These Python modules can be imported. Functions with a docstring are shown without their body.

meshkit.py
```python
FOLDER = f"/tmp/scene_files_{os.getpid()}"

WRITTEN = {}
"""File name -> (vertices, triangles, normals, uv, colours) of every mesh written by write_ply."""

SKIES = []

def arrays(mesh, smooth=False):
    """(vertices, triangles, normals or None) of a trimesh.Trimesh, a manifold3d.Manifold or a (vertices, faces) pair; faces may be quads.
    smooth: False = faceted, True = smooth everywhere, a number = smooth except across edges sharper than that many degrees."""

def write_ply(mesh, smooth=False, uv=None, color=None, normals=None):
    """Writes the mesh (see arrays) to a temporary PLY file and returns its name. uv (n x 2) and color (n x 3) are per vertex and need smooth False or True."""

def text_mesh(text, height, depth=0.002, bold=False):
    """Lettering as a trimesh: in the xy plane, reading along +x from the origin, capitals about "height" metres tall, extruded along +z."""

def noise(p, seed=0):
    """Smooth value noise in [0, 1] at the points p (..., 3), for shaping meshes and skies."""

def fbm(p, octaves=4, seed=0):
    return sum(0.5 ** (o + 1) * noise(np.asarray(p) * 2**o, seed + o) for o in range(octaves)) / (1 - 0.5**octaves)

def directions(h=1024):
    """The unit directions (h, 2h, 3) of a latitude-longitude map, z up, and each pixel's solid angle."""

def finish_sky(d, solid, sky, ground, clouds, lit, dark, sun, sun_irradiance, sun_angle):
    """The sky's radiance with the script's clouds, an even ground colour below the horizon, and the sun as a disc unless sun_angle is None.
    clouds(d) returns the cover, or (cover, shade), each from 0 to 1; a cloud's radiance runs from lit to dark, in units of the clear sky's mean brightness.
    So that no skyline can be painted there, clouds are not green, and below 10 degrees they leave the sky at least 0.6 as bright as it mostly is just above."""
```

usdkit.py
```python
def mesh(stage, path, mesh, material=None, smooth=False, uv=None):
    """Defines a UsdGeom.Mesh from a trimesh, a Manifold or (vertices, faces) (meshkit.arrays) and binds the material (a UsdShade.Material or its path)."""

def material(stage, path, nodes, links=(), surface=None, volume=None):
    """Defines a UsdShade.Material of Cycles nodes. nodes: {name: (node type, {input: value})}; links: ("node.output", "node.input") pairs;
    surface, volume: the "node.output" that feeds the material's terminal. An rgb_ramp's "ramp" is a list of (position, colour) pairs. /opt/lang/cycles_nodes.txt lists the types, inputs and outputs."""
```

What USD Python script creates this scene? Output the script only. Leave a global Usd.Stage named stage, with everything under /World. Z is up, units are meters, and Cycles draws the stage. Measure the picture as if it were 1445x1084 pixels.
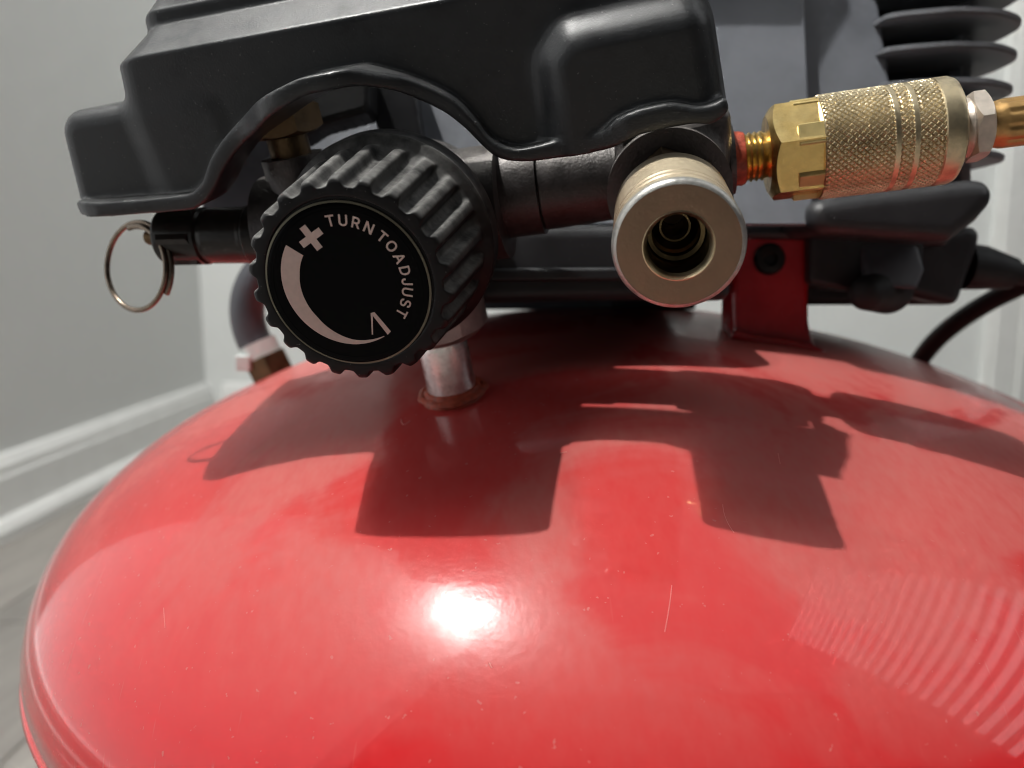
import math, numpy as np, trimesh, manifold3d, usdkit, meshkit
from pxr import Usd, UsdGeom, UsdLux, UsdShade, Gf, Sdf
from shapely.geometry import Polygon, Point, LineString, box as sbox
from shapely.geometry.polygon import orient
from shapely import affinity
stage = Usd.Stage.CreateInMemory()
UsdGeom.SetStageUpAxis(stage, UsdGeom.Tokens.z); UsdGeom.SetStageMetersPerUnit(stage, 1.0)
UsdGeom.Xform.Define(stage, '/World'); UsdGeom.Scope.Define(stage, '/World/Looks')
rng = np.random.default_rng(7)

# ------------------------------------------------------------------ camera
HC = 0.30                                     # lens height above the floor
PITCH = math.radians(8)
FPX, W, H = 1085., 1445, 1084
EYE = np.array([0, 0, HC])
FW = np.array([0, math.cos(PITCH), -math.sin(PITCH)]); RT = np.array([1., 0, 0]); UP = np.cross(RT, FW)
cam = UsdGeom.Camera.Define(stage, '/World/camera')
cam.AddTransformOp().Set(Gf.Matrix4d(*RT, 0, *UP, 0, *(-FW), 0, *EYE, 1))
cam.CreateHorizontalApertureAttr(36.0); cam.CreateVerticalApertureAttr(27.0)
cam.CreateFocalLengthAttr(36.0 * FPX / W); cam.CreateClippingRangeAttr(Gf.Vec2f(0.01, 50))
cam.CreateFStopAttr(12.0); cam.CreateFocusDistanceAttr(0.158)
cam.CreateExposureAttr(0.88)

# ------------------------------------------------------------------ light
LDIR = np.array([-.345, -.13, .93]); LDIR /= np.linalg.norm(LDIR)
TOPC = np.array([0.012, 0.15, HC - 0.03])
def light(kind, name, pos, color, intensity, look=None, **kw):
    l = getattr(UsdLux, kind).Define(stage, '/World/' + name)
    if look is not None:
        z = np.asarray(pos, float) - np.asarray(look, float); z /= np.linalg.norm(z)
        x = np.cross([0, 0, 1.], z); x = x / np.linalg.norm(x) if np.linalg.norm(x) > 1e-6 else np.array([1., 0, 0]); y = np.cross(z, x)
        l.AddTransformOp().Set(Gf.Matrix4d(*x, 0, *y, 0, *z, 0, *map(float, pos), 1))
    else:
        l.AddTranslateOp().Set(Gf.Vec3d(*map(float, pos)))
    l.CreateColorAttr(Gf.Vec3f(*color)); l.CreateIntensityAttr(intensity)
    for k, v in kw.items(): getattr(l, f'Create{k}Attr')(v)
    return l
KEY = TOPC + LDIR * 1.55
light('SphereLight', 'key_lamp', KEY, (1, .98, .945), 7000.0, Radius=0.013)
light('RectLight', 'ceiling_light', (0.2, 0.25, 2.35), (.97, .99, 1.0), 0.19, look=(0.2, 0.2501, 0), Width=2.4, Height=2.4)
light('RectLight', 'left_window', (-.51, .10, 1.15), (.96, .985, 1.0), .30, look=(1, .10, 1.15), Width=.74, Height=2.1)
for i in range(22):                              # daylight between the slats of a blind on the right
    z0 = HC + .50 + i * .084
    light('RectLight', f'blind_gap_{i:02d}', (1.153, -.05, z0), (.97, .99, 1.0), 1.15, look=(1.153 - .961, -.05 + .276, z0), Width=.75, Height=.043)
dome = UsdLux.DomeLight.Define(stage, '/World/room_light')
dm = usdkit.material(stage, '/World/Looks/room_air', {'b': ('background_shader', {'color': (.95, .97, 1.0), 'strength': 0.018})}, surface='b.background')
UsdShade.MaterialBindingAPI.Apply(dome.GetPrim()).Bind(dm)

# ------------------------------------------------------------------ frames
# the pump's fittings sit on a frame that leans with the tank's dome: s along the manifold, a away from the viewer, u up the riser (mm)
U = np.array([-.158, -.293, .943]); U /= np.linalg.norm(U)
A = np.array([.136, .932, .336]); A -= U * (A @ U); A /= np.linalg.norm(A)
S = np.cross(A, U); M = np.stack([S, A, U])
ORG = np.array([-.0161, .209, -.0323 + HC])
TC = np.array([.0402, .3137, HC - .1101]); TA, TB, TN = .2099, .0983, 1.8427       # tank: centre, radius, half height, roundness
BASE = np.array([TC[0], TC[1], 0])
def L(v): return np.asarray(v, float) / 1000 @ M + ORG
def ray(px, py): return FW + (px - W / 2) / FPX * RT - (py - H / 2) / FPX * UP
def ona(px, py, a):                              # sight line met with the plane a = const: (s, u) in mm
    d = ray(px, py); t = (a / 1000 - A @ (EYE - ORG)) / (A @ d); p = EYE + d * t
    return np.array([S @ (p - ORG), U @ (p - ORG)]) * 1000
def aty(px, py, y):                              # sight line met with the upright plane y: point in m
    d = ray(px, py); return EYE + d * ((y - EYE[1]) / d[1])
def atz(px, py, z):
    d = ray(px, py); return EYE + d * ((z - EYE[2]) / d[2])

# ------------------------------------------------------------------ materials
LK = '/World/Looks/'
def mat(name, base, rough=.5, metal=0., noise=0., nscale=60., bump=0., bscale=900., spec=.5, dust=None, coat=0., stretch=None, dmin=.15, wear=0.):
    """principled with a mottled base colour, broken gloss, fine relief and dust lying on faces that look up"""
    n = {'g': ('geometry', {}), 'p': ('principled_bsdf', {'base_color': base, 'roughness': rough, 'metallic': metal, 'specular_ior_level': spec, 'coat_weight': coat})}
    l = []
    col = None
    if noise:
        n['n1'] = ('noise_texture', {'scale': nscale, 'detail': 5, 'roughness': .6})
        lo = tuple(c * (1 - noise) for c in base); hi = tuple(min(1, c * (1 + noise)) for c in base)
        n['r1'] = ('rgb_ramp', {'ramp': [(.3, lo), (.7, hi)]})
        n['m1'] = ('map_range', {'from_min': .3, 'from_max': .7, 'to_min': max(.02, rough * .8), 'to_max': min(1, rough * 1.25)})
        if stretch:
            n['mp'] = ('mapping', {'scale': stretch}); l += [('g.position', 'mp.vector'), ('mp.vector', 'n1.vector')]
        else: l += [('g.position', 'n1.vector')]
        l += [('n1.fac', 'r1.fac'), ('n1.fac', 'm1.value'), ('m1.result', 'p.roughness')]
        col = 'r1.color'
    if dust:
        dcol, amount, dscale = dust
        n['sx'] = ('separate_xyz', {}); n['up'] = ('map_range', {'from_min': -.1, 'from_max': .95, 'to_min': 0, 'to_max': 1, 'clamp': True})
        n['n2'] = ('noise_texture', {'scale': dscale, 'detail': 6, 'roughness': .65})
        n['d1'] = ('map_range', {'from_min': .35, 'from_max': .68, 'to_min': dmin, 'to_max': 1, 'clamp': True})
        n['mu'] = ('math', {'math_type': 'multiply'}); n['mu2'] = ('math', {'math_type': 'multiply', 'value2': amount})
        n['mx'] = ('mix_color', {'a': base, 'b': dcol})
        n['n3'] = ('noise_texture', {'scale': 1400., 'detail': 2}); n['sp'] = ('map_range', {'from_min': .70, 'from_max': .76, 'to_min': 0, 'to_max': .3, 'clamp': True})
        n['ad'] = ('math', {'math_type': 'maximum'})
        l += [('g.normal', 'sx.vector'), ('sx.z', 'up.value'), ('g.position', 'n2.vector'), ('n2.fac', 'd1.value'), ('up.result', 'mu.value1'), ('d1.result', 'mu.value2'),
              ('mu.value', 'mu2.value1'), ('g.position', 'n3.vector'), ('n3.fac', 'sp.value'), ('mu2.value', 'ad.value1'), ('sp.result', 'ad.value2'), ('ad.value', 'mx.fac')]
        if col: l.append((col, 'mx.a'))
        col = 'mx.result'
        if metal:
            n['mm'] = ('map_range', {'from_min': 0, 'from_max': 1, 'to_min': metal, 'to_max': 0}); l += [('ad.value', 'mm.value'), ('mm.result', 'p.metallic')]
    if wear:
        n['ew'] = ('map_range', {'from_min': .515, 'from_max': .60, 'to_min': 0, 'to_max': 1, 'clamp': True}); n['en'] = ('noise_texture', {'scale': 700., 'detail': 4}); n['er'] = ('map_range', {'from_min': .42, 'from_max': .68, 'to_min': .15, 'to_max': 1, 'clamp': True})
        n['em'] = ('math', {'math_type': 'multiply'}); n['ea'] = ('math', {'math_type': 'multiply', 'value2': wear}); n['ex'] = ('mix_color', {'b': (.33, .33, .33)})
        l += [('g.pointiness', 'ew.value'), ('g.position', 'en.vector'), ('en.fac', 'er.value'), ('ew.result', 'em.value1'), ('er.result', 'em.value2'), ('em.value', 'ea.value1'), ('ea.value', 'ex.fac'), (col, 'ex.a')]
        col = 'ex.result'
    if col: l.append((col, 'p.base_color'))
    if bump:
        n['nb'] = ('noise_texture', {'scale': bscale, 'detail': 3}); n['b'] = ('bump', {'strength': bump, 'distance': .0004})
        l += [('g.position', 'nb.vector'), ('nb.fac', 'b.height'), ('b.normal', 'p.normal')]
    return usdkit.material(stage, LK + name, n, l, surface='p.BSDF')

GREYD = (.20, .19, .175)
MT = {
 'shroud': mat('black_plastic', (.018, .0195, .022), .38, noise=.18, nscale=90, bump=.13, bscale=2200, dust=((.24, .24, .23), .22, 120), wear=.5),
 'knob': mat('knob_plastic', (.005, .005, .006), .46, noise=.2, bump=.05, bscale=1300, dust=((.34, .335, .32), .75, 200), spec=.25),
 'dial': mat('dial_gloss', (.002, .002, .0025), .16, spec=.06),
 'print': mat('dial_print', (.62, .50, .45), .45, noise=.06, nscale=900),
 'ringgold': mat('label_edge', (.16, .15, .11), .35, metal=.6),
 'panel': mat('grey_panel', (.18, .193, .22), .5, noise=.16, nscale=50, bump=.1, bscale=500, dust=((.24, .24, .24), .25, 60)),
 'panel2': mat('switch_plastic', (.085, .09, .104), .45, noise=.25, bump=.08, bscale=700),
 'body': mat('dark_body', (.022, .022, .025), .42, noise=.2, bump=.08, bscale=900, dust=((.2, .2, .19), .14, 120)),
 'fin': mat('fin_plastic', (.17, .178, .195), .5, noise=.2, bump=.1, dust=((.2, .2, .2), .3, 160)),
 'rubber': mat('rubber', (.009, .009, .010), .62, noise=.2, bump=.1),
 'hose': mat('hose_rubber', (.06, .062, .072), .42, noise=.15),
 'brass': mat('brass', (.80, .56, .20), .24, metal=1, noise=.10, nscale=120, bump=.1, bscale=700, dust=((.52, .47, .27), .6, 300)),
 'brassold': mat('old_brass', (.13, .085, .045), .42, metal=.9, noise=.3, nscale=200, bump=.15, bscale=800),
 'barb': mat('copper_brass', (.56, .34, .13), .36, metal=.8, noise=.12, nscale=120, bump=.1, bscale=700),
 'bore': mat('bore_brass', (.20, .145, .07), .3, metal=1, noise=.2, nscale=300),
 'zinc': mat('yellow_zinc', (.72, .60, .39), .33, metal=1, noise=.10, nscale=150, bump=.08, bscale=900, dust=((.55, .48, .34), .38, 350)),
 'sleeve': mat('dusty_sleeve', (.30, .205, .135), .45, metal=.8, noise=.12, nscale=200, bump=.15, bscale=1100, dust=((.56, .475, .33), 1.0, 500), dmin=.8),
 'edge': mat('worn_steel', (.52, .51, .48), .38, metal=.7, noise=.15, nscale=500, bump=.15, bscale=1200),
 'nickel': mat('dull_nickel', (.66, .58, .50), .42, metal=.75, noise=.2, nscale=260, bump=.12, bscale=900, dust=((.55, .50, .43), .7, 400)),
 'casting': mat('dark_casting', (.075, .07, .07), .42, metal=.7, noise=.25, nscale=300, bump=.3, bscale=1500, dust=((.26, .24, .21), .4, 250)),
 'tab': mat('scuffed_brass', (.60, .47, .20), .45, metal=.35, noise=.12, nscale=300),
 'scratch': mat('bare_scratch', (.70, .22, .20), .5),
 'tee': mat('dusty_casting', (.11, .10, .10), .45, metal=.6, noise=.25, nscale=300, bump=.3, bscale=1500, dust=((.34, .32, .29), .75, 250), dmin=.4),
 'alu': mat('cast_aluminium', (.40, .38, .37), .46, metal=.9, noise=.2, nscale=300, bump=.35, bscale=1500, dust=((.33, .30, .27), .35, 250)),
 'steel': mat('pipe_steel', (.88, .87, .86), .30, metal=1, noise=.12, nscale=300, bump=.12, bscale=900),
 'valve': mat('valve_black', (.018, .016, .014), .26, metal=.3, noise=.2, bump=.06),
 'bronze': mat('spring_wire', (.20, .16, .125), .30, metal=1, noise=.15, nscale=400),
 'seal': mat('thread_sealant', (.42, .065, .03), .5, noise=.4, nscale=600, bump=.5, bscale=1200),
 'white': mat('clamp_white', (.60, .65, .63), .4),
 'wall': mat('wall_paint', (.75, .765, .75), .65, noise=.015, nscale=20, bump=.05, bscale=350),
 'wall2': mat('wall_paint_pale', (.80, .825, .81), .65, noise=.015, nscale=20, bump=.05, bscale=350),
 'trim': mat('trim_paint', (.86, .87, .85), .35, noise=.015, nscale=30),
 'leg': mat('bracket_red', (.46, .012, .02), .22, noise=.12, nscale=80, coat=.4, dust=((.35, .18, .17), .35, 120)),
}
def plank_mat(k):
    b = [(.27, .255, .235), (.32, .30, .275), (.235, .22, .205)][k]
    return mat(f'floor_plank_look_{k}', b, .42, noise=.22, nscale=14, bump=.06, bscale=120, stretch=(7, .6, 1))
PL = [plank_mat(k) for k in range(3)]
def red_paint():
    n = {'g': ('geometry', {}), 'sx': ('separate_xyz', {}),
         # dust film: thick on the flat crown, wiped away in smears lower down
         'up': ('map_range', {'from_min': .52, 'from_max': 1.0, 'to_min': .05, 'to_max': .76, 'clamp': True}),
         'na': ('noise_texture', {'scale': 13., 'detail': 5, 'roughness': .5, 'distortion': 1.4}),
         'ra': ('map_range', {'range_type': 'smoothstep', 'from_min': .43, 'from_max': .55, 'to_min': .48, 'to_max': 1, 'clamp': True}),
         'mb': ('mapping', {'rotation': (0, 0, .6), 'scale': (420, 170, 300)}),
         'nb': ('noise_texture', {'scale': 1., 'detail': 3}),
         'rb': ('map_range', {'from_min': .3, 'from_max': .75, 'to_min': .88, 'to_max': 1.1}),
         'm1': ('math', {'math_type': 'multiply'}), 'm2': ('math', {'math_type': 'multiply'}),
         # fine scratches and specks
         'mc': ('mapping', {'rotation': (.2, 0, .25), 'scale': (900, 60, 60)}), 'nc': ('noise_texture', {'scale': 1., 'detail': 2}),
         'rc': ('map_range', {'from_min': .66, 'from_max': .72, 'to_min': 0, 'to_max': .26, 'clamp': True}),
         'nd': ('noise_texture', {'scale': 650., 'detail': 2}), 'rd': ('map_range', {'from_min': .70, 'from_max': .735, 'to_min': 0, 'to_max': .6, 'clamp': True}),
         'm3': ('math', {'math_type': 'maximum'}), 'm4': ('math', {'math_type': 'maximum', 'use_clamp': True}),
         'mx': ('mix_color', {'a': (.62, .0065, .0125), 'b': (.50, .20, .175)}),
         'rr': ('map_range', {'from_min': 0, 'from_max': 1, 'to_min': .12, 'to_max': .52}),
         'nr': ('noise_texture', {'scale': 1100., 'detail': 2}), 'b': ('bump', {'strength': .03, 'distance': .0003}),
         'ng': ('noise_texture', {'scale': 420., 'detail': 2}), 'b2': ('bump', {'strength': .06, 'distance': .0006}),
         'cw': ('map_range', {'from_min': .05, 'from_max': .6, 'to_min': .85, 'to_max': .08, 'clamp': True}),
         'p': ('principled_bsdf', {'specular_ior_level': .22, 'coat_weight': .62, 'coat_roughness': .04})}
    l = [('g.normal', 'sx.vector'), ('sx.z', 'up.value'), ('g.position', 'na.vector'), ('na.fac', 'ra.value'), ('g.position', 'mb.vector'), ('mb.vector', 'nb.vector'), ('nb.fac', 'rb.value'),
         ('up.result', 'm1.value1'), ('ra.result', 'm1.value2'), ('m1.value', 'm2.value1'), ('rb.result', 'm2.value2'),
         ('g.position', 'mc.vector'), ('mc.vector', 'nc.vector'), ('nc.fac', 'rc.value'), ('g.position', 'nd.vector'), ('nd.fac', 'rd.value'),
         ('rc.result', 'm3.value1'), ('rd.result', 'm3.value2'), ('m2.value', 'm4.value1'), ('m3.value', 'm4.value2'), ('m4.value', 'mx.fac'), ('mx.result', 'p.base_color'),
         ('m4.value', 'rr.value'), ('m4.value', 'cw.value'), ('cw.result', 'p.coat_weight'), ('rr.result', 'p.roughness'), ('g.position', 'nr.vector'), ('nr.fac', 'b.height'), ('g.position', 'ng.vector'), ('ng.fac', 'b2.height'), ('b.normal', 'b2.normal'), ('b2.normal', 'p.normal')]
    return usdkit.material(stage, LK + 'red_paint', n, l, surface='p.BSDF')
MT['red'] = red_paint()

# ------------------------------------------------------------------ helpers
used = {}
def numbered(path):
    k = used.get(path, -1) + 1; used[path] = k
    return path if k == 0 else f'{path}_{k:03d}'
ORIGIN = {}
def thing(name, base, label, cat, **kw):
    p = numbered('/World/' + name); x = UsdGeom.Xform.Define(stage, p); x.AddTranslateOp().Set(Gf.Vec3d(*map(float, base)))
    pr = x.GetPrim(); pr.SetCustomDataByKey('label', label); pr.SetCustomDataByKey('category', cat)
    for k, v in kw.items(): pr.SetCustomDataByKey(k, v)
    ORIGIN[p] = np.asarray(base, float); return p
def part(name, parent, mesh, m, smooth=35, frame='w', label=None, kind=None):
    """one mesh of the scene; mesh in world metres ('w') or in the pump's frame in mm ('l')"""
    v, f, _ = meshkit.arrays(mesh, False)
    if frame == 'l': v = L(v)
    o = ORIGIN[parent]; p = numbered(parent + '/' + name); ORIGIN[p] = o
    t = trimesh.Trimesh(v - o, f, process=False); t.merge_vertices(digits_vertex=7)
    usdkit.mesh(stage, p, t, m if not isinstance(m, str) else MT[m], smooth=smooth)
    pr = stage.GetPrimAtPath(p)
    if label: pr.SetCustomDataByKey('label', label)
    if kind: pr.SetCustomDataByKey('kind', kind)
    return p
def cat(*ms):
    ms = [trimesh.Trimesh(*meshkit.arrays(m)[:2], process=False) for m in ms]
    return trimesh.util.concatenate(ms)
def basis(d):
    d = np.asarray(d, float); d = d / np.linalg.norm(d); x = np.cross([0, 0, 1.], d)
    x = np.array([1., 0, 0]) if np.linalg.norm(x) < 1e-6 else x / np.linalg.norm(x)
    return np.stack([x, np.cross(d, x), d])
def lathe(prof, o=(0, 0, 0), d=(0, 0, 1), n=72, fn=None):
    """(radius, height) profile turned about the axis d through o; fn(theta, r, h) may change the radius. Closed when it begins and ends at r = 0."""
    prof = np.asarray(prof, float); th = np.linspace(0, 2 * np.pi, n, endpoint=False)
    R = np.repeat(prof[:, 0][:, None], n, 1); Z = np.repeat(prof[:, 1][:, None], n, 1)
    if fn is not None: R = fn(th[None, :], R, Z)
    v = np.stack([R * np.cos(th), R * np.sin(th), Z], -1).reshape(-1, 3); m = len(prof); f = []
    i = np.arange(n); j = (i + 1) % n
    for k in range(m - 1):
        f.append(np.stack([k * n + i, k * n + j, (k + 1) * n + j], 1)); f.append(np.stack([k * n + i, (k + 1) * n + j, (k + 1) * n + i], 1))
    t = trimesh.Trimesh(v @ basis(d) + np.asarray(o, float), np.vstack(f), process=False); t.merge_vertices(); t.update_faces(t.nondegenerate_faces()); return t
def cyl(r, h0, h1, o=(0, 0, 0), d=(0, 0, 1), n=64, c=.4):
    return lathe([(0, h0), (r - c, h0), (r, h0 + c), (r, h1 - c), (r - c, h1), (0, h1)], o, d, n)
def nut(r, h0, h1, o=(0, 0, 0), d=(0, 0, 1), rot=0, ch=1.2, chb=None):
    """hexagon with turned chamfers at both ends (r across the corners)"""
    chb = ch if chb is None else chb
    hx = manifold3d.Manifold.cylinder(h1 - h0, r, r, 6).rotate([0, 0, rot]).translate([0, 0, h0])
    pr = manifold3d.CrossSection([[(0, h0), (r - ch * 1.5, h0), (r + .2, h0 + ch), (r + .2, h1 - chb), (r - chb * 1.5, h1), (0, h1)]]).revolve(96)
    m = (hx ^ pr); v, f, _ = meshkit.arrays(m)
    return trimesh.Trimesh(v @ basis(d) + np.asarray(o, float), f, process=False)
def tube(pts, r, n=20, sub=10, caps=True):
    pts = np.asarray(pts, float); k = len(pts)
    if sub > 1 and k > 2:
        from scipy.interpolate import CubicSpline
        t = np.r_[0, np.cumsum(np.linalg.norm(np.diff(pts, axis=0), axis=1))]; pts = CubicSpline(t, pts)(np.linspace(0, t[-1], k * sub)); k = len(pts)
    T = np.gradient(pts, axis=0); T /= np.linalg.norm(T, axis=1)[:, None]
    x = np.cross(T[0], [0.3, .2, 1.]); x /= np.linalg.norm(x); rows = []
    th = np.linspace(0, 2 * np.pi, n, endpoint=False); rr = np.broadcast_to(r, (k,))
    for i in range(k):
        x = x - T[i] * (x @ T[i]); x /= np.linalg.norm(x); y = np.cross(T[i], x)
        rows.append(pts[i] + rr[i] * (np.cos(th)[:, None] * x + np.sin(th)[:, None] * y))
    v = np.vstack(rows); f = []; i = np.arange(n); j = (i + 1) % n
    for q in range(k - 1):
        f += [np.stack([q * n + i, q * n + j, (q + 1) * n + j], 1), np.stack([q * n + i, (q + 1) * n + j, (q + 1) * n + i], 1)]
    if caps:
        v = np.vstack([v, pts[:1], pts[-1:]]); f += [np.stack([j, i, np.full(n, k * n)], 1), np.stack([(k - 1) * n + i, (k - 1) * n + j, np.full(n, k * n + 1)], 1)]
    return trimesh.Trimesh(v, np.vstack(f), process=False)
def slab(poly, y0, y1, r=.0012, step=None):
    """outline in world x, z (m) as a solid from y0 back to y1 with its edges rounded by r"""
    p = orient(Polygon(poly).buffer(0)); b = p.bounds; step = step or max(r / 3.0, .0007); e = 3 * step
    r = min(r, .45 * (y1 - y0)) ; nx = np.arange(b[0] - e, b[2] + e, step); nz = np.arange(b[1] - e, b[3] + e, step); yb = min(y1, y0 + max(4 * r, 4 * step)); ny = np.arange(y0 - e, yb + step * .5, step)
    X, Z = np.meshgrid(nx, nz, indexing='ij'); q = p.buffer(-r, join_style=2); q = q if q.geom_type == 'Polygon' else max(q.geoms, key=lambda g: g.area)
    d2 = sdpoly(list(q.exterior.coords)[:-1], X, Z) - r; Y = ny[None, :, None]; d2 = d2[:, None, :]
    F = np.maximum(rounded(d2, y0 - Y + 0 * d2, r), Y - yb + step * .25)
    m = nets(F, (nx[0], ny[0], nz[0]), step)
    if y1 > yb:                                  # the plain rest of the depth
        v = m.vertices.copy(); back = v[:, 1] > yb - step * 1.2; v[back, 1] += y1 - yb; m = trimesh.Trimesh(v, m.faces, process=False)
    return m
def section(q): return manifold3d.CrossSection([list(orient(q).exterior.coords)[:-1]])
def rbox(lo, hi, r):
    lo, hi = np.asarray(lo, float) + r, np.asarray(hi, float) - r
    pts = [manifold3d.Manifold.sphere(r, 20).translate([x, y, z]) for x in (lo[0], hi[0]) for y in (lo[1], hi[1]) for z in (lo[2], hi[2])]
    return manifold3d.Manifold.batch_hull(pts)
def smooth_line(p, n=160):
    p = np.asarray(p); p = p; t = np.r_[0, np.cumsum(np.linalg.norm(np.diff(p, axis=0), axis=1))]
    from scipy.interpolate import PchipInterpolator
    return PchipInterpolator(t, p)(np.linspace(0, t[-1], n))
def sdpoly(poly, X, Y):
    """signed distance to a polygon (negative inside) on a grid"""
    v = np.asarray(poly, float); d = np.full(X.shape, 1e9); ins = np.zeros(X.shape, bool)
    for (x0, y0), (x1, y1) in zip(v, np.roll(v, -1, 0)):
        ex, ey = x1 - x0, y1 - y0; t = np.clip(((X - x0) * ex + (Y - y0) * ey) / (ex * ex + ey * ey + 1e-12), 0, 1)
        d = np.minimum(d, (X - x0 - t * ex) ** 2 + (Y - y0 - t * ey) ** 2)
        ins ^= ((y0 > Y) != (y1 > Y)) & (X < (x1 - x0) * (Y - y0) / (y1 - y0 + 1e-12) + x0)
    return np.where(ins, -1, 1) * np.sqrt(d)
def smax(a, b, k):
    h = np.clip(.5 - .5 * (b - a) / k, 0, 1); return b * (1 - h) + a * h + k * h * (1 - h)
def rounded(d1, d2, r):
    p, q = d1 + r, d2 + r
    return np.minimum(np.maximum(p, q), 0) + np.sqrt(np.maximum(p, 0) ** 2 + np.maximum(q, 0) ** 2) - r
def smin(a, b, k): return -smax(-a, -b, k)
def nets(F, lo, step):
    """surface nets: a smooth mesh of F = 0 on a regular grid"""
    F = np.pad(F, 1, constant_values=1.0); lo = np.asarray(lo, float) - step; n = F.shape
    c = [F[i:n[0] - 1 + i, j:n[1] - 1 + j, k:n[2] - 1 + k] for i in (0, 1) for j in (0, 1) for k in (0, 1)]
    st = np.stack(c); act = (st.min(0) < 0) & (st.max(0) >= 0); idx = np.full(act.shape, -1); cells = np.argwhere(act); idx[act] = np.arange(len(cells))
    cs = st[:, act]; off = np.array([(i, j, k) for i in (0, 1) for j in (0, 1) for k in (0, 1)], float); acc = np.zeros((len(cells), 3)); cnt = np.zeros(len(cells))
    for p in range(8):
        for q in range(p + 1, 8):
            if np.abs(off[p] - off[q]).sum() != 1: continue
            a, b = cs[p], cs[q]; x = (a < 0) != (b < 0); t = np.where(x, a / np.where(x, a - b, 1), 0)
            acc += np.where(x[:, None], off[p] + t[:, None] * (off[q] - off[p]), 0); cnt += x
    v = (cells + acc / cnt[:, None]) * step + lo; faces = []
    for ax in range(3):
        b_, c_ = [(1, 2), (2, 0), (0, 1)][ax]
        sl0 = [slice(None)] * 3; sl1 = [slice(None)] * 3; sl0[ax] = slice(0, -1); sl1[ax] = slice(1, None)
        s0, s1 = F[tuple(sl0)] < 0, F[tuple(sl1)] < 0
        e = np.argwhere(s0 != s1); ok = (e[:, b_] > 0) & (e[:, c_] > 0) & (e[:, b_] < n[b_] - 1) & (e[:, c_] < n[c_] - 1); e = e[ok]
        flip = s0[tuple(e.T)]
        def g(db, dc):
            q = e.copy(); q[:, b_] -= db; q[:, c_] -= dc; return idx[tuple(q.T)]
        quad = np.stack([g(1, 1), g(0, 1), g(0, 0), g(1, 0)], 1); quad = np.where(flip[:, None], quad, quad[:, ::-1]); faces.append(quad)
    q = np.vstack(faces); return trimesh.Trimesh(v, np.vstack([q[:, [0, 1, 2]], q[:, [0, 2, 3]]]), process=False)

def wp(pts, y): return [tuple(aty(px, py, y)[[0, 2]]) for px, py in pts]
# ------------------------------------------------------------------ the room
XW = atz(0, 762, 0)[0]; YB = 1.50; WY = -.27        # the left wall ends just behind the viewer's side
ORIGIN['/World/floor'] = np.zeros(3)
fl = UsdGeom.Xform.Define(stage, '/World/floor').GetPrim()
fl.SetCustomDataByKey('kind', 'structure'); fl.SetCustomDataByKey('label', 'grey wood plank floor beside and under the red tank'); fl.SetCustomDataByKey('category', 'floor')
def bx(lo, hi, r=0):
    return trimesh.creation.box(bounds=[lo, hi]) if not r else rbox(lo, hi, r)
part('subfloor', '/World/floor', bx((XW - .1, -1.6, -.06), (1.5, YB + .1, -.012)), 'wall', False)
pw = .145; k = 0; x = XW - .02
while x < 1.45:
    y = -1.6 - rng.uniform(0, .9)
    while y < YB + .05:
        ln = 1.22; y0, y1 = max(y, -1.6), min(y + ln, YB + .05)
        if y1 - y0 > .02:
            t = manifold3d.Manifold.batch_hull([bxm for bxm in (manifold3d.Manifold.cube([pw - .0006, y1 - y0 - .0006, .010]).translate([x, y0, -.012]), manifold3d.Manifold.cube([pw - .003, y1 - y0 - .003, .012]).translate([x + .0012, y0 + .0012, -.012]))])
            part('plank', '/World/floor', t, PL[int(rng.integers(3))], False)
        y += ln
    x += pw
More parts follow.
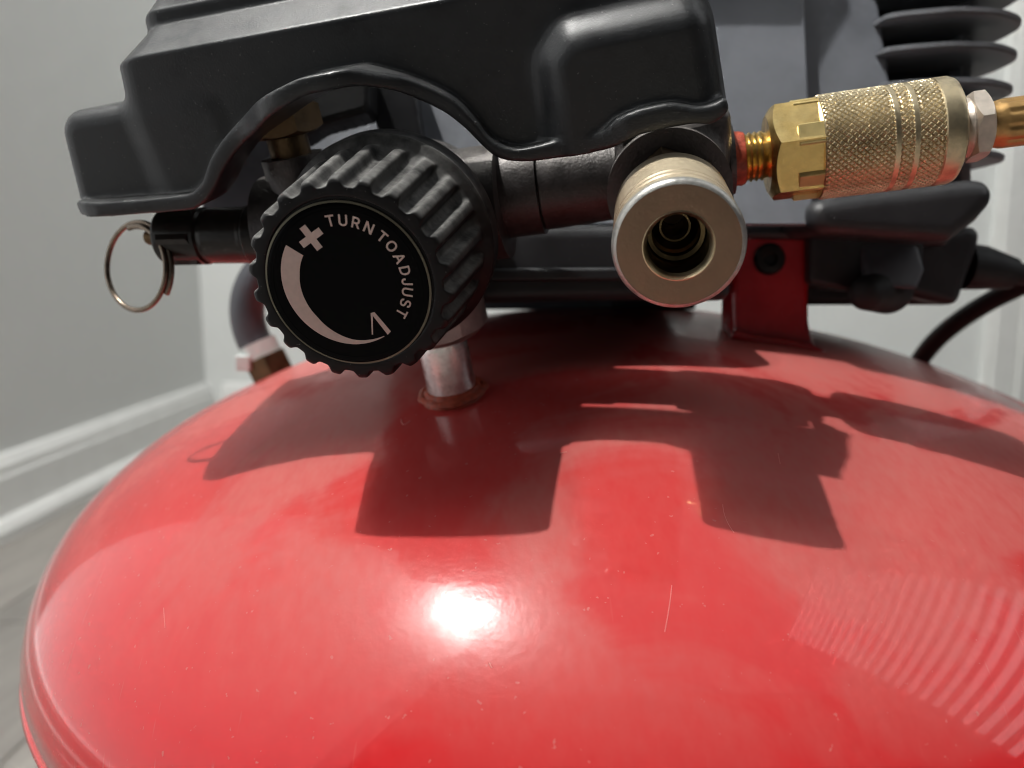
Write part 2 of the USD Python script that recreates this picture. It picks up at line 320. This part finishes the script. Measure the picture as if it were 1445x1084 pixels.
def room_part(name, label):
    p = '/World/' + name; ORIGIN[p] = np.zeros(3); pr = UsdGeom.Xform.Define(stage, p).GetPrim()
    pr.SetCustomDataByKey('kind', 'structure'); pr.SetCustomDataByKey('label', label); pr.SetCustomDataByKey('category', 'wall'); return p
lw = room_part('left_wall', 'plain grey wall with a white baseboard left of the compressor')
part('plaster', lw, bx((XW - .08, WY, 0.002), (XW - .016, YB, 2.4)), 'wall', False)
prof = [(0, 0), (.016 + .014, 0), (.030, .012), (.024, .021), (.0165, .024), (.0150, .070), (.0125, .075), (.0125, .083), (.009, .088), (.006, .0945), (0, .097)]
prof = [(o, z if z < .03 else .024 + (z - .024) * .94) for o, z in prof]
def moulding(prof, a, b):
    """profile (out, up) run from a to b along a wall; 'out' lies to the right of the run"""
    a, b = np.asarray(a, float), np.asarray(b, float); d = (b - a) / np.linalg.norm(b - a); out = np.array([d[1], -d[0], 0])
    v = []
    for e in (a, b):
        for o, z in prof: v.append(e + out * o + np.array([0, 0, z]))
    n = len(prof); f = []
    for i in range(n):
        j = (i + 1) % n; f += [[i, i + n, j + n], [i, j + n, j]]
    tri = trimesh.creation.triangulate_polygon(Polygon(prof), engine='earcut')
    m = trimesh.Trimesh(np.array(v), np.array(f), process=False)
    caps = []
    for e in (a, b):
        vv = np.array([e + out * o + np.array([0, 0, z]) for o, z in tri[0]]); caps.append(trimesh.Trimesh(vv, tri[1], process=False))
    return cat(m, *caps)
part('baseboard', lw, moulding(prof, (XW - .016, WY, .0), (XW - .016, YB - .001, .0)), 'trim', 25)
bw = room_part('back_wall', 'pale wall with white door trim behind the compressor')
part('plaster', bw, bx((XW - .08, YB, 0.002), (1.6, YB + .1, 2.4)), 'wall2', False)
XD = aty(1398, 350, YB)[0]
part('baseboard', bw, moulding(prof, (XW + .02, YB, 0), (XD, YB, 0)), 'trim', 25)
for x0, x1, t in ((0, .012, .012), (.012, .05, .019), (.05, .062, .014), (.062, .078, .021)):
    part('door_casing', bw, bx((XD + x0, YB - t, .002), (XD + x1 - .0005, YB - .0005, 2.1), .003), 'trim', 30)
part('door', bw, bx((XD + .08, YB - .012, .008), (XD + .6, YB - .001, 2.05), .003), 'trim', 30)

# ------------------------------------------------------------------ the compressor
C = thing('air_compressor', BASE, 'red pancake air compressor with a black plastic shroud over its regulator knob', 'air compressor')
# tank: two pressed domes that meet at a welded seam
th = np.linspace(0, np.pi / 2, 90); sgn = lambda q, e: np.sign(q) * np.abs(q) ** e
up = [(TA * sgn(np.sin(t), 2 / TN), TB * sgn(np.cos(t), 2 / TN)) for t in th[:-1]]
prof_t = [(r, z) for r, z in up if z > .004] + [(TA, .003), (TA + .0003, .0010), (TA + .0003, -.004), (TA - .0006, -.0050)] + [(r - .0012, -z) for r, z in up[::-1] if z > .006]
prof_t[0] = (0, TB); prof_t[-1] = (0, -TB)
tank = part('tank', C, lathe([(r, z) for r, z in prof_t[::-1]], TC, n=256), 'red', True)
part('weld_seam', tank, lathe([(TA - .0005, -.0075), (TA + .0004, -.0072), (TA + .0010, -.0060), (TA + .0004, -.0048), (TA - .0005, -.0045), (TA - .0005, -.0075)], TC, n=256), 'red', True)
def on_tank(px, py):
    d = ray(px, py); t = np.linspace(.05, .3, 6000)[:, None]; q = EYE + t * d - TC
    f = (np.hypot(q[:, 0], q[:, 1]) / TA) ** TN + (np.abs(q[:, 2]) / TB) ** TN
    return EYE + t[(f < 1).argmax()] * d
for pts, r_s in (([(948, 826), (945, 852), (938, 892)], .00011), ([(790, 640), (800, 638)], .0002), ([(1020, 712), (1031, 745), (1036, 752)], .00008), ([(1098, 640), (1101, 655)], .00013), ([(566, 592), (572, 599), (579, 594)], .0002),
                 ([(690, 936), (694, 943)], .00018), ([(231, 858), (233, 886)], .00012)):
    part('scratch', tank, tube([on_tank(*p) for p in pts], r_s * .75, n=6, sub=4), 'scratch', True)
for q in range(4):
    an = math.pi / 4 + q * math.pi / 2; px_, py_ = TC[0] + .145 * math.cos(an), TC[1] + .145 * math.sin(an)
    part('foot', C, lathe([(0, .0), (.016, .0), (.018, .003), (.015, .03), (.013, TC[2] - TB + .03), (0, TC[2] - TB + .03)], (px_, py_, 0), n=32), 'rubber', 35)
# riser: bung, pipe
rm = np.random.default_rng(3)
part('tank_bung', C, lathe([(0, -4), (9.4, -4), (9.2, -.8), (8.6, .6), (8.2, .9), (8.0, 1.9), (7.3, 2.6), (6.7, 2.9), (0, 2.9)], d=(0, 0, 1), n=72, fn=lambda t, r, z: r * (1 + .012 * np.sin(5 * t + z) + .01 * np.sin(11 * t + 2))), 'seal', 40, 'l', label='red bung with rough orange sealant around the pipe')
part('sealant_bead', C, lathe([(7.9, .6), (8.9, .3), (9.6, .9), (9.3, 1.6), (8.2, 2.0), (7.6, 1.6), (7.9, .6)], d=(0, 0, 1), n=90, fn=lambda t, r, z: r * (1 + .03 * np.sin(4 * t + 1) + .018 * np.sin(9 * t))), 'seal', 50, 'l')
part('riser_pipe', C, lathe([(0, 0), (6.75, 0), (6.75, 4), (6.6, 5), (6.6, 14.8), (6.2, 15.4), (6.2, 19), (0, 19)], n=64), 'steel', 35, 'l')
neck = manifold3d.Manifold.cylinder(26, 13.2, 12.6, 96).translate([0, 0, 18.2]) ^ (manifold3d.Manifold.cylinder(2.6, 10.4, 13.4, 96).translate([0, 0, 18.2]) + manifold3d.Manifold.cylinder(30, 13.4, 13.4, 96).translate([0, 0, 20.8]))
neck = neck ^ manifold3d.Manifold.cube([40, 40, 40]).translate([-20, -12.2, 10]).rotate([0, 0, 18])
part('regulator_neck', C, neck, 'alu', 30, 'l')
# regulator and manifold casting
D_S, D_A, D_U = (1, 0, 0), (0, 1, 0), (0, 0, 1)
def mcyl(r, h0, h1, o, d, n=72, r2=None):
    m = manifold3d.Manifold.cylinder(h1 - h0, r, r if r2 is None else r2, n).translate([0, 0, h0]); B = basis(d)
    return m.transform(np.hstack([B.T, np.asarray(o, float)[:, None]]))
KS, KU, KA = -1.6, 48.4, -46.5
cast = mcyl(17, -10, 20, (KS, 0, KU), D_A) + mcyl(14, 0, 62, (-40, 5, 49.5), D_S) + mcyl(7.6, 0, 17, (-29, 3, 51), D_U) + mcyl(9.6, -20, 56, (0, 9, 51), D_S) + mcyl(11.5, 22, 31, (0, 9, 51), D_S)
part('regulator_body', C, cast, 'casting', 35, 'l')
part('manifold_sleeve', C, lathe([(9, 31.2), (10.3, 31.2), (10.6, 31.6), (10.4, 40), (10.0, 50), (9, 50)], (0, 9, 51), D_S, n=72), 'casting', 35, 'l')
tee = rbox((50, .2, 38.5), (76.4, 20, 64.6), 2.4) + mcyl(14.2, -3.0, 10, (61.6, 0, 48.4), D_A) + mcyl(8, 76, 77.2, (0, 9, 51.5), D_S)
part('manifold_tee', C, tee, 'tee', 35, 'l')
part('gauge_elbow', C, cat(cyl(5.0, 66, 73, (-29, 3, 0), D_U), nut(9.6, 73, 80, (-29, 3, 0), D_U, rot=12), cyl(7, 80, 92, (-29, 5, 0), D_U)), 'brassold', 35, 'l')
part('gauge_block', C, slab(wp([(350, 90), (522, 90), (522, 150), (516, 158), (446, 177), (420, 194), (372, 196), (350, 180)], .212), .212, .228, .0014), 'rubber', 35)
part('fan_strut', C, slab([aty(px, py, .225)[[0, 2]] for px, py in ((515, 60), (575, 60), (597, 200), (600, 260), (560, 260), (530, 175))], .225, .236, .0008), 'body', 30)
# regulator knob
NF = 22
def flute(t, r, z):
    w = np.clip((25.5 - (z + 0)) / 3.0, 0, 1) * np.clip((z - .0) / 1.2 + .35, 0, 1)
    c = np.cos(NF * t + .6); return r + np.where(r > 17.6, w * (1.1 * np.tanh(2.2 * c) - .4), 0)
kp = [(0, .55), (16.9, .55), (17.1, .1), (17.5, -.1), (19.2, 0.0), (19.7, .2), (20.0, .6), (20.1, 1.6)] + [(20.1 + .085 * h, 1.6 + h) for h in np.linspace(1, 21, 14)] + [(22.1, 24.6), (22.4, 25.6), (23.8, 26.4), (24.3, 27.2), (24.3, 33.5), (23.6, 34.6), (0, 34.6)]
knob = part('regulator_knob', C, lathe(kp, (KS, KA - .3, KU), D_A, n=480, fn=flute), 'knob', 32, 'l', label='ribbed black adjustment knob with a glossy dial')
FC = np.array([KS + .1, KA, KU - .5])              # dial centre
def face(mesh2d, h=0.0):                          # x right, y up on the dial, raised by h towards the viewer
    v, f, _ = meshkit.arrays(mesh2d); w = np.stack([v[:, 0], np.full(len(v), KA - h) - v[:, 2], v[:, 1]], 1)
    w[:, 0] += KS - .26; w[:, 2] += KU + .5; return trimesh.Trimesh(w, f[:, ::-1], process=False)
def flat(poly, t=.04): return cat(*[trimesh.creation.extrude_polygon(g, t, engine='earcut') for g in getattr(poly, 'geoms', [poly])])
DO = (-.1, -.9)
part('dial_face', knob, lathe([(0, -.6), (16.55, -.6), (16.55, .02), (16.1, .26), (15.2, .34), (0, .34)], (KS - .36, KA, KU - .4), (0, -1, 0), n=160), 'dial', 25, 'l')
part('dial_edge', knob, lathe([(16.35, 0), (16.75, 0), (16.75, .22), (16.35, .30), (16.35, 0)], (KS - .36, KA, KU - .4), (0, -1, 0), n=160), 'ringgold', 25, 'l')
part('dial_edge', knob, lathe([(15.05, .30), (15.25, .30), (15.25, .37), (15.05, .40), (15.05, .30)], (KS - .36, KA, KU - .4), (0, -1, 0), n=160), 'dial', 25, 'l')
LH = .345
letters = []
for ch, an in zip('TURNTOADJUST', (90.5, 78.7, 66.7, 54.5, 40.6, 29.1, 16.5, 4.2, -6.3, -16.2, -27.4, -38.2)):
    m = meshkit.text_mesh(ch, 2.05, .045, bold=True); v = m.vertices.copy(); v[:, 0] -= (v[:, 0].min() + v[:, 0].max()) / 2; v[:, 1] += 12.15 - 1.02
    t = math.radians(an - 90); ro = np.array([[math.cos(t), -math.sin(t)], [math.sin(t), math.cos(t)]]); v[:, :2] = v[:, :2] @ ro.T
    letters.append(trimesh.Trimesh(v, m.faces))
part('lettering', knob, face(cat(*letters), LH), 'print', False, 'l', label='pale lettering reading TURN TO ADJUST')
def bar(c, ln, w, deg): return affinity.rotate(sbox(c[0] - ln / 2, c[1] - w / 2, c[0] + ln / 2, c[1] + w / 2), deg, origin=c)
pc = (-4.75, 9.40)
part('plus_sign', knob, face(flat(bar(pc, 5.2, 1.45, 26).union(bar(pc, 5.2, 1.45, 116))), LH), 'print', False, 'l')
ao = np.radians(np.linspace(139.7, 292, 50)); inn = np.interp(np.degrees(ao), [139, 165, 196, 219, 240, 262, 292], [9.6, 9.5, 9.9, 10.3, 11.2, 12.2, 12.85])
out_ = np.interp(np.degrees(ao), [139, 262, 292], [13.35, 13.2, 13.0])
sw = Polygon([(r * math.cos(t), r * math.sin(t)) for r, t in zip(out_, ao)] + [(r * math.cos(t), r * math.sin(t)) for r, t in zip(inn[::-1], ao[::-1])])
part('adjustment_arc', knob, face(flat(sw), LH), 'print', False, 'l')
mk = Polygon([(3.25, -6.85), (4.05, -6.7), (6.45, -11.1), (5.65, -11.75)]).union(Polygon([(3.25, -6.85), (3.7, -6.8), (2.62, -11.4), (2.35, -11.4)]))
part('pointer_mark', knob, face(flat(mk), LH), 'print', False, 'l')
# safety valve with its pull ring
VO = np.array([-44, 3, 49.6]); VD = np.array([-1, 0, .10])
vp = [(0, -4), (8.0, -4), (8.0, 1), (7.5, 1.6), (7.5, 2.6), (7.3, 3), (7.3, 12.6), (6.9, 13.2), (6.9, 14.0), (7.5, 14.6), (7.5, 25.4), (7.0, 26.4), (5.8, 26.8), (0, 26.8)]
sv = part('safety_valve', C, lathe(vp, VO, VD, n=64), 'valve', 35, 'l')
part('valve_flat', sv, trimesh.Trimesh(*meshkit.arrays(nut(8.15, 15.5, 24.8, VO, VD, rot=10, ch=.6))[:2]), 'valve', 30, 'l')
part('valve_stem', sv, lathe([(0, 26), (2.1, 26), (2.1, 31.2), (1.6, 32), (.9, 32.1), (.9, 31.4), (0, 31.4)], VO, VD, n=32), 'brassold', 35, 'l')
rc = np.array(list(ona(193, 378, -3))); rcen = np.array([rc[0], -3., rc[1]])
e1 = M @ (RT * .90 - FW * .44); e2 = M @ (UP * .985 - RT * .13); e1 /= np.linalg.norm(e1); e2 -= e1 * (e1 @ e2); e2 /= np.linalg.norm(e2); e3 = np.cross(e1, e2)
tt = np.linspace(0, 2 * np.pi * 1.39, 130); ph = math.radians(-38) + tt; sp = np.linspace(-1, 1, 130)
wob = np.clip((tt - 2 * np.pi * .62) / 2.4, 0, 1)
rp = np.array([rcen + e1 * ((12.0 - 1.5 * w) * math.cos(p) + .7 * w) + e2 * (12.0 - 1.3 * w) * math.sin(p) + e3 * (q * 1.1 - .5 * w) for p, q, w in zip(ph, sp, wob)])
part('pull_ring', sv, tube(rp, .72, n=14, sub=1), 'bronze', True, 'l')

# shroud: one moulded shell
lo_px = [(94, 290), (100, 306), (115, 308), (200, 303), (268, 297), (288, 286), (300, 270), (318, 235), (340, 205), (365, 180), (400, 152), (440, 133), (490, 124), (540, 127), (590, 142), (630, 162), (655, 182), (680, 207), (700, 223), (725, 229), (760, 228), (800, 222), (850, 211), (868, 205), (900, 188), (940, 178), (975, 172), (1000, 172), (1020, 160), (1027, 150)]
up_px = [(101, 287), (180, 283), (262, 275), (280, 262), (295, 225), (320, 188), (350, 155), (390, 125), (430, 108), (480, 98), (540, 103), (590, 115), (640, 140), (670, 170), (690, 195), (712, 207), (735, 210), (780, 200), (845, 185), (870, 165), (900, 152), (940, 143), (990, 147), (1022, 135)]
def hood(q): return 10.0 * math.exp(-((q + 9.5) / 15.5) ** 4)      # the rim stands further out over the knob
def onrim(x, y):
    p = ona(x, y, -17)
    for _ in range(4): p = ona(x, y, -17 - hood(p[0]))
    return p
lo2 = smooth_line([onrim(x, y) for x, y in lo_px]); up2 = smooth_line([onrim(x, y) for x, y in up_px])
step = .62
gs, ga, gu = np.arange(-86, 80, step), np.arange(-31, 48, step), np.arange(57, 126, step)
SS, UU = np.meshgrid(gs, gu, indexing='ij'); AA2, UU2 = np.meshgrid(ga, gu, indexing='ij')
w_su = sdpoly([(-57, 40), (-60.2, 86), (-58.8, 95.3), (-55, 100.5), (-53.8, 140), (71, 140), (71.2, 86), (73.4, 66), (74, 40)], SS, UU)
w_au = sdpoly([(-13, 40), (-12.6, 95.2), (-3.2, 101.2), (-3.0, 104.2), (4.6, 108), (4.6, 140), (90, 140), (90, 40)], AA2, UU2)
E3 = lambda q: q[:, None, :]; F3 = lambda q: q[None, :, :]; Aax = ga[None, :, None]; Sax = gs[:, None, None]; Uax = gu[None, None, :]
def off(d, r): return d + r
dd1, dd2 = E3(w_su) + 6.0, F3(w_au) + 1.2
r_ = np.sqrt(np.maximum(dd1, 0) ** 2 + np.maximum(dd2 + 4.8, 0) ** 2)
main = np.maximum(F3(w_au), np.minimum(np.maximum(dd1, dd2 + 4.8), 0) + r_ - 6.0)
f_su = sdpoly([(-80.6, 40), (-79.4, 66), (-77.0, 87), (-45, 86.6), (-45, 40)], SS, UU); f_su = sdpoly([(-82.4 + 6, 40), (-81.4 + 6, 66), (-79 + 6, 80.6), (-40, 80.4), (-40, 40)], SS, UU) - 6
foot = rounded(E3(f_su), (-11.8 - Aax) + 0 * E3(f_su), 4.5)
b_su = sdpoly([(37.9 + 5, 40), (38.4 + 5, 79), (45.5, 81.2), (66.5, 82), (69, 60), (69, 40)], SS, UU) - 5
bump = rounded(E3(b_su), (-18.0 - Aax + .0 * Uax) + 0 * E3(b_su), 5.0)
bump = np.maximum(bump, Aax - 6)
solid = smin(smin(main, foot, 3.0), bump, 5.5)
shell = np.maximum(solid, -(solid + 2.6))
lipf = -17 - 4.0 * np.clip((Sax - 42) / 12, 0, 1) - 10.0 * np.exp(-((Sax + 9.5) / 15.5) ** 4)
lip_su = sdpoly(list(map(tuple, lo2)) + list(map(tuple, up2[::-1])), SS, UU)
lip = rounded(E3(lip_su), np.maximum(lipf - Aax, Aax + 4.5) + 0 * E3(lip_su), .9)
body = smin(shell, lip, .7)
keep = sdpoly(list(map(tuple, lo2)) + [(95, lo2[-1][1]), (95, 150), (-100, 150), (-100, lo2[0][1])], SS, UU)
body = np.maximum(body, E3(keep) + 0 * Aax)
body = np.maximum(body, np.minimum(Aax - 1.5, np.maximum(Sax + 40, Aax - 46)))
SA1, SA2 = np.meshgrid(gs, ga, indexing='ij')
plan = sdpoly([(-71.6, -6.2), (-72.2, 50), (68, 50), (68, -14.0), (45, -24), (-45, -24), (-56, -10)], SA1, SA2) - 10.6
body = np.maximum(body, plan[:, :, None])
body = np.maximum(body, np.maximum(gs[0] + 1 - Sax, Uax - 124) + 0 * Aax)
shroud = part('shroud', C, nets(body, (gs[0], ga[0], gu[0]), step), 'shroud', 42, 'l', label='moulded black plastic shroud with arched lower rim')

# quick couplers
CO = (61.6, 0, 47.3)
sl = [(6.1, -42.4), (6.6, -43.0), (11.2, -43.0), (11.9, -42.7), (12.25, -42.0), (12.25, -38.6), (12.0, -38.2), (12.0, -37.4), (12.25, -37.0), (12.25, -35.2), (12.0, -34.8), (12.0, -34.0), (12.25, -33.6), (12.25, -16.5), (11.6, -15.6), (9, -15.6)]
def ax(p): return [(r, h) for r, h in p]
qc = part('quick_coupler', C, lathe([(6.0, -25), (6.0, -41.9)] + sl + [(9, -25), (6.0, -25)], CO, D_A, n=128), 'sleeve', 28, 'l', label='dusty brass coupler facing the viewer with an open socket')
part('rim_edge', qc, lathe([(11.35, -43.06), (11.95, -42.78), (12.32, -42.05), (12.32, -41.3), (12.1, -41.3), (11.3, -42.6), (11.35, -43.06)], CO, D_A, n=128), 'edge', 40, 'l', label='worn bare metal rim')
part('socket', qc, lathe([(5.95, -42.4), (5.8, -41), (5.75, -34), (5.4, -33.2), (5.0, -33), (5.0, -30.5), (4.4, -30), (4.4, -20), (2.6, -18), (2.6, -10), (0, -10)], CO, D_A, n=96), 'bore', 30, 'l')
part('socket_edge', qc, lathe([(6.65, -43.05), (6.45, -43.12), (6.0, -42.6), (5.7, -41.8), (5.7, -41.2), (6.1, -42.0), (6.65, -43.05)], CO, D_A, n=96), 'zinc', 40, 'l')
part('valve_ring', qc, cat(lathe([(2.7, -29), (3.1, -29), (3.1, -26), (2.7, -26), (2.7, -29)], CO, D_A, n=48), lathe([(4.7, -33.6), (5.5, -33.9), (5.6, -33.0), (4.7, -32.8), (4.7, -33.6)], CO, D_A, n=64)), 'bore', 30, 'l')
part('coupler_nut', qc, nut(11.6, -17, -2.6, CO, D_A, rot=25, ch=1.0), 'brassold', 30, 'l')
SO = (0, 9, 51.5)
q2 = part('quick_coupler', C, cat(lathe([(0, 79), (5.3, 79)] + [(5.2 + (.55 if k_ % 2 else 0), 79.2 + k_ * .62) for k_ in range(9)] + [(5.0, 85.2), (5.0, 90), (0, 90)], SO, D_S, n=72)), 'brass', 50, 'l', label='golden knurled coupler on the right with a hose plug in it')
part('thread_sealant', q2, lathe([(0, 76.8), (6.6, 76.8), (6.5, 77.4), (6.2, 78.0), (6.3, 78.8), (5.9, 79.7), (0, 79.7)], SO, D_S, n=64, fn=lambda t, r, z: r * (1 + .015 * np.sin(7 * t + z * 2))), 'seal', 40, 'l')
hb = nut(11.5, 84.8, 96.4, SO, D_S, rot=38, ch=1.9, chb=.1)
part('hex_nut', q2, cat(hb, lathe([(0, 96), (10.2, 96), (10.2, 97.4), (0, 97.4)], SO, D_S, n=64)), 'brass', 25, 'l')
for k_ in range(6):
    an = math.radians(1 + 60 * k_)
    nb = rbox((90.4, -2.4, 8.6), (96.2, 2.4, 11.15), .3).rotate([math.degrees(an), 0, 0]).translate(SO)
    part('hex_notch', q2, nb, 'tab', 30, 'l')
# knurled sleeve: crossed helical grooves cut into a turned sleeve
def knurled(h0, h1, R, nl=230, nt=720):
    hs = np.linspace(h0, h1, nl); t = np.linspace(0, 2 * np.pi, nt, endpoint=False); Hh, Tt = np.meshgrid(hs, t, indexing='ij'); K = 54
    p1 = (Tt * K + Hh * 2 * np.pi / 1.5) / (2 * np.pi); p2 = (Tt * K - Hh * 2 * np.pi / 1.5) / (2 * np.pi)
    tri = lambda q: np.abs((q % 1) - .5) * 2
    g = np.minimum(np.clip(tri(p1) / .42, 0, 1), np.clip(tri(p2) / .42, 0, 1))
    smooth = np.zeros_like(Hh)
    for c_, w_ in ((110.6, .7), (114.4, .7)): smooth = np.maximum(smooth, np.clip((w_ - np.abs(Hh - c_)) / .2, 0, 1))
    end = np.clip((Hh - h0) / .5, 0, 1) * np.clip((h1 - Hh) / .5, 0, 1)
    r = R - .34 * (1 - g) * (1 - smooth) + .12 * smooth * 0 - .22 * (1 - end) - .10 * (np.clip((.95 - np.minimum(np.abs(Hh - 109.6), np.minimum(np.abs(Hh - 111.6), np.minimum(np.abs(Hh - 113.4), np.abs(Hh - 115.4)))) / .35), 0, 1))
    v = np.stack([r * np.cos(Tt), r * np.sin(Tt), Hh], -1).reshape(-1, 3); i = np.arange(nt); j = (i + 1) % nt; f = []
    for q in range(nl - 1):
        f += [np.stack([q * nt + i, q * nt + j, (q + 1) * nt + j], 1), np.stack([q * nt + i, (q + 1) * nt + j, (q + 1) * nt + i], 1)]
    return trimesh.Trimesh(v @ basis(D_S) + np.array(SO, float), np.vstack(f), process=False)
RS = 11.75
part('knurled_sleeve', q2, cat(knurled(96.0, 120.2, RS), lathe([(9, 95.8), (RS - .5, 95.8), (RS - .2, 96.05)], SO, D_S, n=128)), 'zinc', 20, 'l')
part('sleeve_collar', q2, lathe([(9, 120.0), (RS - .3, 120.0), (RS + .05, 120.35), (RS + .05, 123.2), (RS - .4, 124.3), (RS - 1.6, 125.0), (6.5, 125.2), (5.6, 124.6), (5.0, 124), (0, 124)], SO, D_S, n=128), 'zinc', 28, 'l')

# plug and hose end: can be pulled out of the coupler
hbase = L((124, 9, 51.5))
HP = thing('air_hose_plug', hbase, 'brass air hose plug with a dull nickel nut pushed into the golden coupler', 'hose plug')
part('plug_stem', HP, lathe([(0, 122.6), (4.7, 122.6), (4.7, 124.8), (5.0, 125.4), (5.6, 125.8), (6.2, 126.8), (6.6, 127.6), (6.4, 128.2), (0, 128.2)], SO, D_S, n=64), 'nickel', 35, 'l')
part('hex_nut', HP, nut(7.9, 127.9, 131.7, SO, D_S, rot=33, ch=.9), 'nickel', 28, 'l')
fer = lathe([(0, 131.4), (4.7, 131.4), (4.8, 132.6), (5.0, 133.6), (5.3, 134.6), (5.35, 135.5), (5.35, 205), (0, 205)], SO, D_S, n=96, fn=lambda t, r, z: r - np.where(z > 134.9, .42 * np.clip(np.cos(10 * t) - .15, 0, 1), 0))
part('hose_ferrule', HP, fer, 'barb', 30, 'l')

def lean(m, k=math.tan(math.radians(16)), z0=HC + .06):   # panels lean back at the top
    v, f, _ = meshkit.arrays(m); v = v.copy(); v[:, 1] += (v[:, 2] - z0) * k; return trimesh.Trimesh(v, f, process=False)
# grey panel, cylinder fins, trough and motor housing behind
YP = .240
pz = aty(1140, 318, YP); xl = aty(303, 250, YP)[0]
part('grey_panel', C, lean(slab([(xl, pz[2] - .001), (pz[0] - .003, pz[2] - .001), (aty(1140, 0, YP)[0] + .003, HC + .17), (xl, HC + .17)], YP, YP + .003, .0006)), 'panel', 30)
part('grey_panel', C, lean(slab(wp([(1120, -200), (1256, -200), (1256, 290), (1120, 290)], .247), .247, .252, .0006)), 'panel', 30)
part('fan_cover', C, bx((xl, YP - .0065, HC + .120), (.067, .30, HC + .168), .003), 'body', 30)
part('cylinder_core', C, bx((.100, .266, HC - .01), (.153, .33, HC + .16), .003), 'body', 30)
part('cylinder_rib', C, slab(wp([(1357, -200), (1372, -200), (1372, 290), (1357, 290)], .258), .258, .27, .0006), 'fin', 30)
for q, pym in enumerate((-84, -36, 13, 62, 113, 164, 214)):
    z = aty(1340, pym, .238)[2]; sh = .0004 * q
    e = [(.1125, .262), (.1122, .2470), (.1132, .2445), (.117, .2420), (.122, .2402), (.131, .238), (.140, .2388), (.1490, .2420), (.1560, .2475), (.1600, .256), (.1605, .266), (.157, .29), (.1125, .29)]
    pl = Polygon(np.vstack([smooth_line([(x_ - sh * (x_ > .14), y_) for x_, y_ in e[:-2]], 60), np.array(e[-2:])]))
    cs = section(pl); cs2 = section(pl.buffer(-.0006))
    fn_ = cs.extrude(.0010).translate([0, 0, -.0005]) + cs2.extrude(.0020).translate([0, 0, -.0010]) + section(pl.buffer(-.0003)).extrude(.0016).translate([0, 0, -.0008])
    part('cooling_fin', C, fn_.translate([0, 0, z]), 'fin', 40)
part('trough', C, slab(wp([(1146, 283), (1200, 274), (1300, 260), (1380, 252), (1410, 253), (1414, 262), (1410, 282), (1385, 312), (1345, 342), (1146, 330)], .222), .222, .30, .0048, .0008), 'body', 50)
part('trough_lining', C, slab(wp([(1000, 318), (1200, 318), (1360, 330), (1335, 348), (1200, 340), (1000, 336)], .246), .246, .31, .002), 'body', 35)
part('motor_base', C, slab(wp([(455, 321), (1033, 317), (1033, 425), (860, 425), (700, 428), (455, 432)], .214), .214, .31, .003), 'body', 35)
part('motor_base', C, slab(wp([(500, 380), (1000, 376), (1000, 396), (500, 400)], .2125), .2125, .222, .0008), 'body', 35)
for x0, x1, m_ in ((640, 868, 'panel2'), (868, 982, 'body')):
    part('motor_mount', C, slab(wp([(x0, 400), (x1, 400), (x1, 437), (x0, 437)], .300), .300, .33, .0006), m_, 30)
part('switch_box', C, slab(wp([(1143, 326), (1305, 326), (1305, 380), (1287, 408), (1200, 412), (1143, 400)], .243), .243, .29, .0015), 'body', 35)
part('switch_box', C, slab(wp([(1290, 338), (1378, 318), (1387, 330), (1383, 350), (1364, 402), (1354, 432), (1338, 430), (1262, 412)], .252), .252, .30, .003), 'body', 35)
fc = aty(1223, 414, .2365); fd = aty(1251, 408, .250)
part('rubber_foot', C, manifold3d.Manifold.batch_hull([manifold3d.Manifold.sphere(.0052, 64).translate(list(fc)), manifold3d.Manifold.sphere(.0080, 64).translate(list(fd))]), 'rubber', 40)
part('switch_plate', C, lean(slab(wp([(1222, 328), (1305, 328), (1305, 381), (1286, 408), (1222, 404)], .2395), .2395, .246, .0012), math.tan(.5), HC + .003), 'panel2', 35)
# power cord
cy = .262
part('strain_relief', C, tube([aty(1360, 376, cy), aty(1384, 378, cy), aty(1428, 386, cy), aty(1429, 386.2, cy)], [.0078, .0074, .0052, .0046], n=32, sub=1), 'rubber', 35)
part('power_cord', C, tube([aty(1415, 384, cy), aty(1450, 388, cy), aty(1500, 400, cy + .01), aty(1500, 440, cy + .05)], .0036, n=24), 'rubber', True)
part('power_cord', C, tube([aty(1500, 372, cy + .01), aty(1452, 398, cy + .02), aty(1410, 418, cy + .03), aty(1366, 444, cy + .04), aty(1325, 476, cy + .05), aty(1296, 512, cy + .06), aty(1270, 570, cy + .07)], .0037, n=24), 'rubber', True)
# red bracket
bp = wp([(1034, 330), (1144, 330), (1143, 452), (1148, 478), (1158, 500), (1158, 520), (1034, 486)], .2475)
br = slab(bp, .2475, .262, .0022)
brk = part('motor_bracket', C, br, 'leg', 40)
sc = aty(1085, 366, .2475)
part('bracket_screw', brk, lathe([(0, -.001), (.0050, -.001), (.0050, .0008), (.0042, .0018), (.0022, .0020), (.0016, .0008), (0, .0008)], sc, (0, -1, 0), n=40), 'valve', 30)
part('weld_bead', brk, tube([aty(1034, 470, .2462), aty(1090, 482, .2462), aty(1140, 492, .2450), aty(1160, 502, .2440)], .0017, n=16), 'leg', True)
# discharge hose on the far left of the tank
hy = .33
part('discharge_hose', C, tube([aty(372, 502, hy), aty(352, 462, hy), aty(352, 415, hy), aty(374, 378, hy), aty(420, 350, hy), aty(480, 330, hy)], .0073, n=28), 'hose', True)
hd = aty(352, 462, hy) - aty(372, 502, hy)
part('hose_clamp', C, cat(lathe([(0.0070, -.004), (.0082, -.004), (.0082, .0045), (.0070, .0045), (.007, -.004)], aty(369, 497, hy), hd, n=48), bx(aty(345, 512, hy - .006) - .003, aty(345, 512, hy - .006) + .0034, .0008)), 'white', 35)
part('hose_fitting', C, nut(.0098, -.013, -.001, aty(372, 500, hy), hd, rot=15, ch=.001), 'brassold', 30)
